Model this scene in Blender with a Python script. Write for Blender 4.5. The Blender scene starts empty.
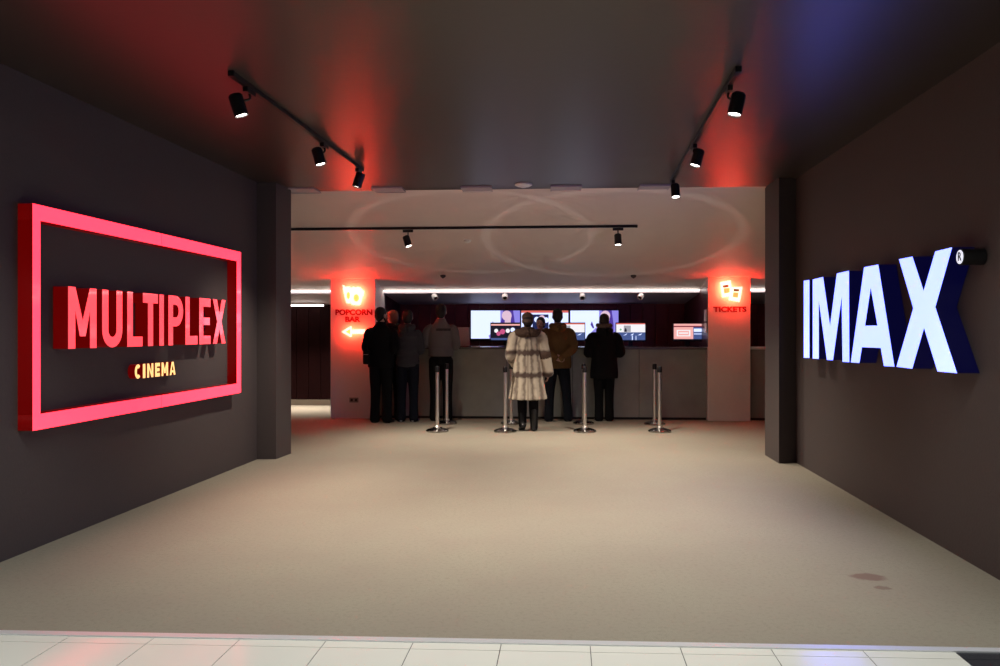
import bpy, bmesh, math, random
from mathutils import Vector, Matrix
random.seed(7)
C = bpy.context.scene.collection
PI = math.pi
H0 = 1.45          # camera height
F = 800.0          # focal length in pixels of the 1000 px wide frame

# ------------------------------------------------------------------ materials
MATS = {}
def mat(name, col, rough=0.6, metal=0.0, emit=None, es=0.0, noise=0.0, nscale=30.0, bump=0.0, spec=0.5, coat=0.0):
    if name in MATS: return MATS[name]
    m = bpy.data.materials.new(name); m.use_nodes = True
    nt = m.node_tree; b = nt.nodes['Principled BSDF']
    c = (*col, 1)
    b.inputs['Base Color'].default_value = c
    b.inputs['Roughness'].default_value = rough
    b.inputs['Metallic'].default_value = metal
    b.inputs['Specular IOR Level'].default_value = spec
    b.inputs['Coat Weight'].default_value = coat
    if emit:
        b.inputs['Emission Color'].default_value = (*emit, 1)
        b.inputs['Emission Strength'].default_value = es
    if noise or bump:
        tc = nt.nodes.new('ShaderNodeTexCoord'); n = nt.nodes.new('ShaderNodeTexNoise')
        n.inputs['Scale'].default_value = nscale; n.inputs['Detail'].default_value = 5
        nt.links.new(tc.outputs['Object'], n.inputs['Vector'])
        if noise:
            r = nt.nodes.new('ShaderNodeMix'); r.data_type = 'RGBA'
            r.inputs['A'].default_value = (*[x*(1-noise) for x in col], 1)
            r.inputs['B'].default_value = (*[min(1, x*(1+noise)) for x in col], 1)
            nt.links.new(n.outputs['Fac'], r.inputs['Factor']); nt.links.new(r.outputs['Result'], b.inputs['Base Color'])
        if bump:
            bp = nt.nodes.new('ShaderNodeBump'); bp.inputs['Strength'].default_value = bump; bp.inputs['Distance'].default_value = .01
            nt.links.new(n.outputs['Fac'], bp.inputs['Height']); nt.links.new(bp.outputs['Normal'], b.inputs['Normal'])
    MATS[name] = m
    return m

def node_mat(name):
    m = bpy.data.materials.new(name); m.use_nodes = True
    MATS[name] = m
    return m, m.node_tree, m.node_tree.nodes['Principled BSDF']

# ------------------------------------------------------------------ helpers
def tag(o, label=None, cat=None, group=None, kind=None):
    if label: o['label'] = label
    if cat: o['category'] = cat
    if group: o['group'] = group
    if kind: o['kind'] = kind
    return o
def empty(name, loc=(0,0,0), mw=None, label=None, cat=None, group=None):
    o = bpy.data.objects.new(name, None); C.objects.link(o); o.empty_display_size = .1
    if mw is not None: o.matrix_world = mw
    else: o.location = loc
    return tag(o, label, cat, group)
def obj(name, bm, m, parent=None, smooth=False, mods=None):
    me = bpy.data.meshes.new(name)
    if isinstance(bm, bpy.types.Mesh): me = bm
    else:
        bmesh.ops.recalc_face_normals(bm, faces=bm.faces)
        bm.to_mesh(me); bm.free()
    for x in (m if isinstance(m, (list, tuple)) else [m]): me.materials.append(x)
    if smooth:
        for p in me.polygons: p.use_smooth = True
    o = bpy.data.objects.new(name, me); C.objects.link(o)
    if parent: o.parent = parent
    return o
def box(bm, x0, x1, y0, y1, z0, z1, bev=0.0, mi=0, M=None):
    before = set(bm.faces)
    r = bmesh.ops.create_cube(bm, size=1)
    vs = r['verts']
    for v in vs:
        v.co = Vector((x0+(v.co.x+.5)*(x1-x0), y0+(v.co.y+.5)*(y1-y0), z0+(v.co.z+.5)*(z1-z0)))
    if bev:
        es = list({e for v in vs for e in v.link_edges})
        r = bmesh.ops.bevel(bm, geom=es, offset=bev, segments=2, affect='EDGES', profile=.7)
    new = [f for f in bm.faces if f not in before]
    for f in new: f.material_index = mi
    if M is not None:
        bmesh.ops.transform(bm, matrix=M, verts=list({v for f in new for v in f.verts}))
    return new
def prism(bm, pts, z0, z1, mi=0):
    a = [bm.verts.new((x, y, z0)) for x, y in pts]; b = [bm.verts.new((x, y, z1)) for x, y in pts]
    n = len(pts)
    fs = [bm.faces.new(a[::-1]), bm.faces.new(b)]
    for i in range(n): fs.append(bm.faces.new((a[i], a[(i+1)%n], b[(i+1)%n], b[i])))
    for f in fs: f.material_index = mi
def lathe(bm, prof, seg=32, M=None, mi=0):
    """prof: list of (r, z); r=0 ends closed to a point"""
    rings = []
    for r, z in prof:
        if r < 1e-6: rings.append([bm.verts.new((0, 0, z))])
        else: rings.append([bm.verts.new((r*math.cos(2*PI*i/seg), r*math.sin(2*PI*i/seg), z)) for i in range(seg)])
    for A, B in zip(rings, rings[1:]):
        for i in range(seg):
            j = (i+1) % seg
            if len(A) == 1 and len(B) == 1: continue
            if len(A) == 1: f = bm.faces.new((A[0], B[i], B[j]))
            elif len(B) == 1: f = bm.faces.new((A[i], A[j], B[0]))
            else: f = bm.faces.new((A[i], A[j], B[j], B[i]))
            f.material_index = mi; f.smooth = False
    for R in (rings[0], rings[-1]):
        if len(R) > 1: bm.faces.new(R).material_index = mi
    if M is not None: bmesh.ops.transform(bm, matrix=M, verts=[v for R in rings for v in R])
def tube(bm, pts, rad, seg=14, side=Vector((1,0,0)), cap=True):
    """elliptical tube through pts; rad = list of (a, b); rounded ends; closed volume"""
    P = [Vector(p) for p in pts]; R = [(r, r) if not isinstance(r, tuple) else r for r in rad]
    n = len(P)
    # Catmull-Rom resample
    Q, S = [], []
    for i in range(n-1):
        p0 = P[max(i-1, 0)]; p1 = P[i]; p2 = P[i+1]; p3 = P[min(i+2, n-1)]
        r0 = R[max(i-1, 0)]; r1 = R[i]; r2 = R[i+1]; r3 = R[min(i+2, n-1)]
        K = 5
        for k in range(K):
            t = k/K
            def cr(a, b, c, d): return .5*((2*b)+(-a+c)*t+(2*a-5*b+4*c-d)*t*t+(-a+3*b-3*c+d)*t*t*t)
            Q.append(Vector([cr(p0[j], p1[j], p2[j], p3[j]) for j in range(3)]))
            S.append(tuple(max(.002, cr(r0[j], r1[j], r2[j], r3[j])) for j in range(2)))
    Q.append(P[-1]); S.append(R[-1])
    T = [(Q[min(i+1, len(Q)-1)]-Q[max(i-1, 0)]).normalized() for i in range(len(Q))]
    rings = []
    def ring(c, t, a, b):
        s = side - t*side.dot(t)
        if s.length < .1: s = Vector((0, 1, 0)) - t*t.y
        s.normalize(); u = t.cross(s)
        return [bm.verts.new(c + s*(a*math.cos(2*PI*i/seg)) + u*(b*math.sin(2*PI*i/seg))) for i in range(seg)]
    if cap:
        for k in (3, 2, 1):
            an = k*PI/8; m_ = min(S[0])
            rings.append(ring(Q[0]-T[0]*m_*math.sin(an)*.8, T[0], S[0][0]*math.cos(an), S[0][1]*math.cos(an)))
    for q, t, s in zip(Q, T, S): rings.append(ring(q, t, *s))
    if cap:
        for k in (1, 2, 3):
            an = k*PI/8; m_ = min(S[-1])
            rings.append(ring(Q[-1]+T[-1]*m_*math.sin(an)*.8, T[-1], S[-1][0]*math.cos(an), S[-1][1]*math.cos(an)))
    for A, B in zip(rings, rings[1:]):
        for i in range(seg):
            bm.faces.new((A[i], A[(i+1)%seg], B[(i+1)%seg], B[i]))
    bm.faces.new(rings[0][::-1]); bm.faces.new(rings[-1])
def ell(bm, c, r, rot=None, seg=16):
    M = Matrix.Translation(Vector(c))
    if rot is not None: M = M @ rot
    M = M @ Matrix.Diagonal((*r, 1))
    bmesh.ops.create_uvsphere(bm, u_segments=seg, v_segments=seg//2+2, radius=1, matrix=M)
def merged(bm, voxel=.008, smooth=3, name='tmp'):
    """several overlapping closed volumes -> one continuous surface"""
    bmesh.ops.recalc_face_normals(bm, faces=bm.faces)
    me = bpy.data.meshes.new(name); bm.to_mesh(me); bm.free()
    o = bpy.data.objects.new(name, me); C.objects.link(o)
    r = o.modifiers.new('r', 'REMESH'); r.mode = 'VOXEL'; r.voxel_size = voxel; r.use_smooth_shade = True
    if smooth:
        s = o.modifiers.new('s', 'SMOOTH'); s.iterations = smooth; s.factor = .5
    dg = bpy.context.evaluated_depsgraph_get(); dg.update()
    res = bpy.data.meshes.new_from_object(o.evaluated_get(dg))
    bpy.data.objects.remove(o)
    for p in res.polygons: p.use_smooth = True
    return res
def curve_mesh(splines, depth, bev=0.0, res=6):
    """closed 2D outlines (holes allowed) -> solid of given depth, standing on local z=0..depth"""
    cu = bpy.data.curves.new('c', 'CURVE'); cu.dimensions = '2D'; cu.fill_mode = 'BOTH'
    cu.extrude = depth/2-bev; cu.bevel_depth = bev; cu.bevel_resolution = 1; cu.offset = -bev
    for pts in splines:
        sp = cu.splines.new('POLY'); sp.points.add(len(pts)-1)
        for i, p in enumerate(pts): sp.points[i].co = (p[0], p[1], 0, 1)
        sp.use_cyclic_u = True
    o = bpy.data.objects.new('c', cu); C.objects.link(o)
    dg = bpy.context.evaluated_depsgraph_get(); dg.update()
    me = bpy.data.meshes.new_from_object(o.evaluated_get(dg))
    bpy.data.objects.remove(o)
    me.transform(Matrix.Translation((0, 0, depth/2)))
    me.materials.clear()
    return me
def text_mesh(s, size, depth, bold=0.0, sx=1.0, spacing=1.0):
    cu = bpy.data.curves.new('t', 'FONT'); cu.body = s; cu.size = size; cu.extrude = depth/2; cu.offset = bold
    cu.align_x = 'CENTER'; cu.align_y = 'CENTER'; cu.space_character = spacing; cu.resolution_u = 4
    o = bpy.data.objects.new('t', cu); C.objects.link(o)
    dg = bpy.context.evaluated_depsgraph_get(); dg.update()
    me = bpy.data.meshes.new_from_object(o.evaluated_get(dg))
    bpy.data.objects.remove(o)
    me.transform(Matrix.Translation((0, 0, depth/2))); me.transform(Matrix.Diagonal((sx, 1, 1, 1)))
    me.materials.clear()
    return me
def face_side(name, me, mface, mside, parent, mback=None):
    """front faces (local +z) get one material, the flanks another, the back a third"""
    me.materials.append(mface); me.materials.append(mside)
    if mback: me.materials.append(mback)
    for p in me.polygons:
        p.material_index = 0 if p.normal.z > .6 else (2 if mback and p.normal.z < -.6 else 1)
    me.name = name
    o = bpy.data.objects.new(name, me); C.objects.link(o); o.parent = parent
    return o
def wall_frame(x, y, z, right):
    """frame with local x along 'right', y up, z outwards"""
    r = Vector(right).normalized(); u = Vector((0,0,1)); n = r.cross(u)
    M = Matrix.Identity(4)
    for i, v in enumerate((r, u, n)):
        for j in range(3): M[j][i] = v[j]
    M.translation = Vector((x, y, z))
    return M

# ------------------------------------------------------------------ camera
cam = bpy.data.cameras.new('camera'); co = bpy.data.objects.new('camera', cam); C.objects.link(co)
co.location = (0, 0, H0); co.rotation_euler = (PI/2, 0, 0)
cam.sensor_width = 36; cam.lens = F/1000*36; cam.shift_y = -.002; cam.clip_start = .05
bpy.context.scene.camera = co
vs = bpy.context.scene.view_settings
vs.view_transform = 'Standard'; vs.look = 'None'; vs.gamma = 1; vs.use_curve_mapping = False; vs.exposure = 0.0

# tunnel walls: x as a function of y
def LX(y): return -3.608 + .0955*y
def RX(y): return 2.496 + .087*y
ZC = 3.13
# lobby frame (the counter line is a little askew to the tunnel)
E1 = Vector((.9982, -.0600, 0)); E2 = Vector((.0600, .9982, 0)); LO = Vector((0, 13.113, 0))
LM = Matrix.Identity(4)
for j in range(3):
    LM[j][0] = E1[j]; LM[j][1] = E2[j]
LM.translation = LO
def lob(u, v, z=0.0): return LO + E1*u + E2*v + Vector((0,0,z))
def px_on_v(px, py, v):
    """lobby coordinates (u, z) of an image point on the upright plane v"""
    k = (px-500)/F
    y = (v/.9982 + 13.113)/(1 + .0601*k)
    P = Vector((k*y, y, 0)) - LO
    return P.dot(E1), H0 + (331-py)/F*y
def zceil(v): return 2.315 - .225*v

# ------------------------------------------------------------------ setting
WALLP = mat('wall_paint_dark', (.080, .064, .063), .62, noise=.10, nscale=60, bump=.12, spec=.35)
CEILP = mat('ceiling_paint_dark', (.040, .030, .026), .36, noise=.06, nscale=25, bump=.03, spec=.55)
LOBC = mat('lobby_ceiling_paint', (.74, .65, .61), .5, noise=.03, nscale=6, spec=.3)
COLP = mat('column_paint', (.86, .79, .75), .55, noise=.04, nscale=20, spec=.3)
MAROON = mat('maroon_panel', (.060, .012, .014), .35, noise=.2, nscale=8)
DARK = mat('black_paint', (.008, .008, .009), .4)
CONC = mat('counter_laminate', (.29, .30, .28), .5, noise=.22, nscale=4, bump=.05)
TOPM = mat('counter_top', (.10, .085, .08), .25)
CHROME = mat('brushed_steel', (.82, .80, .77), .30, 1.0)
CHROMEB = mat('polished_steel', (.42, .41, .40), .13, 1.0)
WHITEP = mat('white_plastic', (.75, .74, .72), .4)
LEDW = mat('led_strip_white', (.9, .88, .85), .4, emit=(1, .88, .82), es=5.5)
LENS = mat('lamp_lens', (.9, .9, .9), .3, emit=(1, .9, .82), es=14.0)
METAL_EDGE = mat('aluminium_edge', (.80, .81, .84), .3, .3)

# carpet with a wine-coloured stain
cm, nt, b = node_mat('carpet')
tc = nt.nodes.new('ShaderNodeTexCoord')
def noise(scale, det=4, rough=.6):
    n = nt.nodes.new('ShaderNodeTexNoise'); n.inputs['Scale'].default_value = scale
    n.inputs['Detail'].default_value = det; n.inputs['Roughness'].default_value = rough
    nt.links.new(tc.outputs['Object'], n.inputs['Vector']); return n
def mixc(fac, a, bcol):
    r = nt.nodes.new('ShaderNodeMix'); r.data_type = 'RGBA'
    for sock, v in (('A', a), ('B', bcol)):
        if isinstance(v, tuple): r.inputs[sock].default_value = (*v, 1)
        else: nt.links.new(v, r.inputs[sock])
    nt.links.new(fac, r.inputs['Factor']); return r.outputs['Result']
def ramp(sock, lo, hi):
    r = nt.nodes.new('ShaderNodeMapRange'); r.inputs['From Min'].default_value = lo; r.inputs['From Max'].default_value = hi
    nt.links.new(sock, r.inputs['Value']); return r.outputs['Result']
n1 = noise(320, 2); n2 = noise(1.7, 4); n3 = noise(40, 3)
c1 = mixc(ramp(n1.outputs['Fac'], .3, .7), (.235, .212, .165), (.385, .35, .28))
c2 = mixc(ramp(n2.outputs['Fac'], .35, .7), c1, (.30, .262, .212))
c2b = mixc(ramp(n3.outputs['Fac'], .5, .9), c2, (.24, .205, .165))
def blob_mask(cx, cy, rx, ry):
    vm = nt.nodes.new('ShaderNodeVectorMath'); vm.operation = 'SUBTRACT'; vm.inputs[1].default_value = (cx, cy, 0)
    nz = noise(14, 3); ad = nt.nodes.new('ShaderNodeVectorMath'); ad.operation = 'MULTIPLY_ADD'
    nt.links.new(nz.outputs['Color'], ad.inputs[0]); ad.inputs[1].default_value = (.08, .08, 0)
    nt.links.new(tc.outputs['Object'], ad.inputs[2]); nt.links.new(ad.outputs[0], vm.inputs[0])
    sc = nt.nodes.new('ShaderNodeVectorMath'); sc.operation = 'MULTIPLY'; sc.inputs[1].default_value = (1/rx, 1/ry, 0)
    nt.links.new(vm.outputs[0], sc.inputs[0])
    ln = nt.nodes.new('ShaderNodeVectorMath'); ln.operation = 'LENGTH'; nt.links.new(sc.outputs[0], ln.inputs[0])
    return ramp(ln.outputs['Value'], 1.15, .75)
c3 = mixc(blob_mask(2.21, 4.76, .10, .075), c2b, (.215, .15, .125))
c4 = mixc(blob_mask(2.20, 4.56, .045, .035), c3, (.22, .17, .14))
nt.links.new(c4, b.inputs['Base Color']); b.inputs['Roughness'].default_value = .95; b.inputs['Specular IOR Level'].default_value = .1
bp = nt.nodes.new('ShaderNodeBump'); bp.inputs['Strength'].default_value = .5; bp.inputs['Distance'].default_value = .004
nt.links.new(n1.outputs['Fac'], bp.inputs['Height']); nt.links.new(bp.outputs['Normal'], b.inputs['Normal'])

# the carpet front edge runs from (-2.41,3.859) to (2.276,3.642)
EP = Vector((.009, 3.748, 0)); ED = Vector((1, -.0463, 0)).normalized()
def edge(x, off=0.0): return (x, EP.y + (x-EP.x)*(-.0463) + off)
bm = bmesh.new()
prism(bm, [edge(-4.2), edge(4.2), (5.0, 9.0), (9, 9.5), (9, 17.2), (-9, 18.2), (-9, 9.5), (-4.2, 9.0)], -.08, 0.0)
tag(obj('floor_carpet', bm, cm), kind='structure', label='beige carpet of the entrance tunnel and lobby')
# aluminium edge strip
bm = bmesh.new()
a = [edge(-4.6, -.042), edge(4.6, -.042), edge(4.6, .004), edge(-4.6, .004)]
prism(bm, a, -.05, .006)
tag(obj('trim_1', bm, METAL_EDGE), kind='structure')
# tiles outside the tunnel
TILE = mat('white_tile', (.84, .84, .77), .16, noise=.04, nscale=3)
TILED = mat('dark_tile', (.035, .038, .045), .2, noise=.1, nscale=30)
GROUT = mat('grout', (.14, .14, .135), .8)
bm = bmesh.new()
rows = [(-.042, -.118)]
yy = -.118
for k in range(10): rows.append((yy, yy-.41)); yy -= .41
def skew(s, off):   # s along the edge, off across (towards the camera) following the joint direction
    x = .009 + s; X, Y = edge(x, off); return (X + off*.0825, Y)
g = .002
for (o1, o2) in rows:
    for i in range(-12, 12):
        s0, s1 = i*.41+.41*0, (i+1)*.41
        p = [skew(s0+g, o2+g), skew(s1-g, o2+g), skew(s1-g, o1-g), skew(s0+g, o1-g)]
        prism(bm, p, -.03, 0.0, 1 if i >= 5 and i < 8 else 0)
prism(bm, [skew(-5, -4.3), skew(5, -4.3), skew(5, -.03), skew(-5, -.03)], -.08, -.002, 2)
tag(obj('floor_tile', bm, [TILE, TILED, GROUT]), kind='structure', label='white square floor tiles outside the tunnel')

# walls
def yfront(X): return edge(X)[1]+.02
bm = bmesh.new()
prism(bm, [(LX(3.9), 3.92), (LX(9.03), 9.03), (LX(9.03)-.5, 9.03), (LX(3.9)-.5, 3.92)], 0, 3.4)
tag(obj('wall_left', bm, WALLP), kind='structure')
bm = bmesh.new()
prism(bm, [(LX(9.03)-.5, 9.03), (-2.534, 9.05), (-2.474, 9.47), (-3.6, 9.47)], 0, 3.4)
tag(obj('wall_left_jamb', bm, WALLP), kind='structure')
bm = bmesh.new()
prism(bm, [(RX(3.7), 3.62), (RX(3.7)+.5, 3.62), (RX(8.8)+.5, 8.82), (RX(8.8), 8.82)], 0, 3.4)
tag(obj('wall_right', bm, WALLP), kind='structure')
bm = bmesh.new()
prism(bm, [(3.053, 8.755), (RX(8.8)+.0, 8.82), (RX(8.8)+.6, 8.9), (3.9, 9.355), (3.099, 9.355)], 0, 3.4)
tag(obj('wall_right_jamb', bm, WALLP), kind='structure')
# tunnel ceiling, with square vent openings near its far edge
bm = bmesh.new()
prism(bm, [(-4.3, 3.86), (4.3, 3.56), (4.3, 9.36), (3.1, 9.43), (-2.4, 9.68), (-4.3, 9.70)], ZC, 3.5)
tag(obj('ceiling_tunnel', bm, CEILP), kind='structure')

# lobby shell
def uv(px, v): return px_on_v(px, 300, v)[0]
def lobj(name, bm, m, kind='structure', label=None):
    o = obj(name, bm, m); o.matrix_world = LM
    return tag(o, label, kind=kind)
bm = bmesh.new()
v0, v1 = -3.75, .68
vs_ = [bm.verts.new(p) for p in ((-9, v0, zceil(v0)), (9, v0, zceil(v0)), (9, v1, zceil(v1)), (-9, v1, zceil(v1)))]
ws_ = [bm.verts.new((v.co.x, v.co.y, v.co.z+.25)) for v in vs_]
bm.faces.new(vs_); bm.faces.new(ws_[::-1])
for i in range(4): bm.faces.new((vs_[i], vs_[(i+1)%4], ws_[(i+1)%4], ws_[i]))
lobj('ceiling_lobby', bm, LOBC)
bm = bmesh.new()   # service area ceiling, lower
vs_ = [bm.verts.new(p) for p in ((-9, .68, 2.105), (9, .68, 2.105), (9, 2.7, 1.93), (-9, 2.7, 1.93))]
ws_ = [bm.verts.new((v.co.x, v.co.y, v.co.z+.35)) for v in vs_]
bm.faces.new(vs_); bm.faces.new(ws_[::-1])
for i in range(4): bm.faces.new((vs_[i], vs_[(i+1)%4], ws_[(i+1)%4], ws_[i]))
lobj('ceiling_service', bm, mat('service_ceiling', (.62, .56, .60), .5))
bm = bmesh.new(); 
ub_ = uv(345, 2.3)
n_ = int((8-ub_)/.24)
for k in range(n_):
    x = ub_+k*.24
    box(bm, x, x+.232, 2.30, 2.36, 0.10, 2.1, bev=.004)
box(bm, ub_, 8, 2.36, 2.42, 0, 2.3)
lobj('wall_back', bm, mat('service_panel_lit', (.32, .07, .08), .4, noise=.2, nscale=8))  # maroon lightened in its colour to stand in for light on this wall
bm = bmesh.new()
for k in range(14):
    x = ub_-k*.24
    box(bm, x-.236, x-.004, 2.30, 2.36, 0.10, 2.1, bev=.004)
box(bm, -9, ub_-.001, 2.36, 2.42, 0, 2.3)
lobj('wall_back_passage', bm, mat('passage_panel_shaded', (.016, .0035, .004), .6, noise=.2, nscale=8, spec=.08))  # same panels, the dimness of the passage put into a much darker colour
bm = bmesh.new(); box(bm, -9, -3.0, 2.27, 2.30, 0, .11, bev=.004)
lobj('baseboard_back', bm, mat('beige_baseboard', (.22, .18, .14), .5))
for nm, x0 in (('wall_lobby_left', -6.6), ('wall_lobby_right', 6.2)):
    bm = bmesh.new(); box(bm, x0-.2, x0, -3.9, 2.5, 0, 3.4); lobj(nm, bm, LOBC if x0 < 0 else MAROON)
bm = bmesh.new(); box(bm, -6.6, -3.35, -3.68, -3.5, 0, 3.4); lobj('wall_lobby_front_left', bm, WALLP)
bm = bmesh.new(); box(bm, 3.75, 6.2, -3.85, -3.65, 0, 3.4); lobj('wall_lobby_front_right', bm, WALLP)

# columns
def uv(px, v): return px_on_v(px, 300, v)[0]
uL0, uL1, uR0, uR1 = uv(330.5, 0), uv(375, 0), uv(708, 0), uv(750.5, 0)
for nm, a_, b_ in (('wall_column_left', uL0, uL1), ('wall_column_right', uR0, uR1)):
    bm = bmesh.new(); box(bm, a_, b_, 0, .80, 0, 2.45, bev=.006)
    lobj(nm, bm, COLP)
# dark side walls of the service area, behind the columns
bm = bmesh.new(); box(bm, uL0+.12, uL1-.01, .80, 2.30, 0, 2.2); lobj('wall_service_left', bm, MAROON)
bm = bmesh.new(); box(bm, uR0+.01, uR1-.3, .80, 2.30, 0, 2.2); lobj('wall_service_right', bm, MAROON)
# lit bulkhead above the left passage
bm = bmesh.new(); b0 = uv(323, 1.95); box(bm, -6.6, b0, 1.95, 2.28, 1.955, 2.15, bev=.004)
lobj('ceiling_bulkhead', bm, LOBC)
bm = bmesh.new(); box(bm, -6.5, b0-.002, 1.952, 2.0, 1.925, 1.954)
t = lobj('passage_strip_light', bm, LEDW, None, 'long white strip light over the dark left passage'); t['category'] = 'strip light'
# LED profile along the ceiling step
def ledbar(a_, b_, label):
    t = empty('ceiling_strip_light', label=label, cat='strip light', group='strip lights along the counter ceiling'); t.matrix_world = LM
    bm = bmesh.new(); box(bm, a_, b_, .645, .679, 2.145, 2.165); obj('profile', bm, WHITEP, t)
    bm = bmesh.new(); box(bm, a_+.002, b_-.002, .636, .672, 2.141, 2.153); obj('diffuser', bm, LEDW, t)
ledbar(uL1+.01, uR0-.01, 'long white light line above the counter between the two columns')
ledbar(-6.5, uL0-.01, 'white light line left of the popcorn bar column')
ledbar(uR1+.01, 6.1, 'white light line right of the tickets column')

# counter: front panels, worktop
def counter(a_, b_, label, top_m, n):
    t = empty('counter', label=label, cat='counter'); t.matrix_world = LM
    w = (b_-a_)/n
    bm = bmesh.new()
    box(bm, a_, b_, .13, .75, .0, 1.15)
    obj('counter_body', bm, DARK, t)
    for k in range(n):
        bm = bmesh.new(); box(bm, a_+k*w+.003, a_+(k+1)*w-.003, .10, .13, .04, 1.15, bev=.003)
        obj('front_panel', bm, CONC, t)
    bm = bmesh.new(); box(bm, a_, b_, .14, .2, 0, .05); obj('toe_kick', bm, MAROON, t)
    bm = bmesh.new(); box(bm, a_, b_, .06, .80, 1.15, 1.185, bev=.004); obj('worktop', bm, top_m, t)
    return t
counter(uL1+.005, uR0-.005, 'long dark grey service counter between the popcorn bar and tickets columns', TOPM, 5)
counter(uR1+.005, 5.4, 'dark counter continuing right of the tickets column with a pale top', WHITEP, 2)

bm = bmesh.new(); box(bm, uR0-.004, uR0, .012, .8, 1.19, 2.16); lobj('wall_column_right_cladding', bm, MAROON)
# socket on left column
t = empty('wall_socket', label='small white double socket low on the popcorn bar column', cat='socket')
u_, z_ = px_on_v(354, 400, 0); t.matrix_world = Matrix.Translation(lob(u_, -.0, z_)) @ LM.to_3x3().to_4x4()
bm = bmesh.new(); box(bm, -.075, .075, -.012, 0, -.04, .04, bev=.003); obj('cover_plate', bm, mat('socket_beige', (.30,.26,.23), .4), t)
for sx in (-.036, .036):
    bm = bmesh.new(); lathe(bm, [(.0, -.002), (.022, -.002), (.022, .001), (0, .001)], 16, Matrix.Translation((sx, -.0125, 0)) @ Matrix.Rotation(PI/2, 4, 'X')); obj('socket_hole', bm, DARK, t)

# ------------------------------------------------------------------ MULTIPLEX sign
PINK = mat('sign_pink_face', (.8, .1, .16), .35, emit=(4.6, .085, .18), es=1.0, coat=.6)
PINK2 = mat('letter_pink_face', (.8, .1, .12), .2, emit=(2.4, .11, .145), es=.95, coat=1.0)
REDSIDE = mat('sign_red_side', (.10, .0, .0), .3, emit=(1.0, .0, .0), es=.10, coat=.2)
YEL = mat('cinema_letter_face', (.9, .7, .3), .4, emit=(1.0, .56, .20), es=1.35)
dl = Vector((.0955, 1, 0)).normalized()
def lpy(px, d=.11):   # distance along y of an image column on the face plane of the left signs
    return 3.608*0 + (3.608-d)/((500-px)/F + .0955)
Yn, Yf = lpy(33.5), lpy(242)
MW = wall_frame(LX(Yn), Yn, 0, dl)
sgn = empty('cinema_sign', mw=MW, label='large pink-red lit cinema sign on the left wall, block letters inside a rectangular frame', cat='sign')
def s_of(px): return (lpy(px)-Yn)*1.00455
W = s_of(242); z0, z1 = .806, 2.273; tb = .102; D = .105
def rect(a, b, c, d): return [(a, c), (b, c), (b, d), (a, d)]
# the frame is made of butted light boxes: split top and bottom bars in the middle
mid = s_of(163)
for nm, sp in (('frame_bar', [(0, z0), (W, z0), (W, z1), (mid+.001, z1), (mid+.001, z1-tb), (W-tb, z1-tb), (W-tb, z0+tb), (mid+.001, z0+tb), (mid+.001, z0)]),):
    pass
bars = [rect(.012, .088, z0+tb, z1-tb), rect(W-tb, W, z0+tb, z1-tb),
        rect(.012, mid-.001, z1-tb, z1), rect(mid+.001, W, z1-tb, z1), rect(.012, mid-.001, z0, z0+tb), rect(mid+.001, W, z0, z0+tb)]
for r in bars: face_side('frame_bar', curve_mesh([r], .102), PINK, REDSIDE, sgn)
def fit(pts_list, px0, px1, zb, zt):
    s0, s1 = s_of(px0), s_of(px1)
    return s0, s1-s0
T = .078; zb, zt = 1.327, 1.757; LH = zt-zb
def arc(cx, cy, rx, ry, a0, a1, n=14): return [(cx+rx*math.cos(a0+(a1-a0)*i/n), cy+ry*math.sin(a0+(a1-a0)*i/n)) for i in range(n+1)]
def L_M(w, h, t): return [[(0,0),(t,0),(t,h*.62),(w/2-t*.42,h*.20),(w/2+t*.42,h*.20),(w-t,h*.62),(w-t,0),(w,0),(w,h),(w-t*1.02,h),(w/2,h*.46),(t*1.02,h),(0,h)]]
def L_U(w, h, t):
    o = [(0,h)]+arc(w/2,w*.5,w/2,w*.5,PI,2*PI)+[(w,h),(w-t,h)]+arc(w/2,w*.5,w/2-t,w*.5-t*1.0,0,-PI)+[(t,h)]
    return [o]
def L_L(w, h, t): return [[(0,0),(w,0),(w,t),(t,t),(t,h),(0,h)]]
def L_T(w, h, t): return [[(w/2-t/2,0),(w/2+t/2,0),(w/2+t/2,h-t),(w,h-t),(w,h),(0,h),(0,h-t),(w/2-t/2,h-t)]]
def L_I(w, h, t): return [[(0,0),(w,0),(w,h),(0,h)]]
def L_P(w, h, t):
    b0 = h*.38; r = (h-b0)/2; x = w*.5
    return [[(0,0),(t,0),(t,b0)]+arc(x,b0+r,w-x,r,-PI/2,PI/2)+[(0,h)],
            [(t,b0+t)]+arc(x,b0+r,w-x-t,r-t,-PI/2,PI/2)+[(t,h-t)]]
def L_E(w, h, t): return [[(0,0),(w,0),(w,t),(t,t),(t,h*.5-t*.45),(w*.93,h*.5-t*.45),(w*.93,h*.5+t*.45),(t,h*.5+t*.45),(t,h-t),(w,h-t),(w,h),(0,h)]]
def L_X(w, h, t):
    k = t*1.12
    return [[(0,0),(k,0),(w/2,h*.5-t*.95),(w-k,0),(w,0),(w/2+t*.62,h*.5),(w,h),(w-k,h),(w/2,h*.5+t*.95),(k,h),(0,h),(w/2-t*.62,h*.5)]]
def L_N(w, h, t): return [[(0,0),(t,0),(t,h*.62),(w-t,0),(w,0),(w,h),(w-t,h),(w-t,h*.38),(t,h),(0,h)]]
def L_A(w, h, t):
    return [[(0,0),(t,0),(t*1.28,h*.2),(w-t*1.28,h*.2),(w-t,0),(w,0),(w/2+t*.55,h),(w/2-t*.55,h)],
            [(w/2-w*.17,h*.36),(w/2+w*.17,h*.36),(w/2,h*.78)]]
def L_C(w, h, t):
    o = arc(w/2, h/2, w/2, h/2, PI*.25, PI*1.75, 24); i = arc(w/2, h/2, w/2-t, h/2-t, PI*1.72, PI*.28, 24)
    return [o+i]
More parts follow.
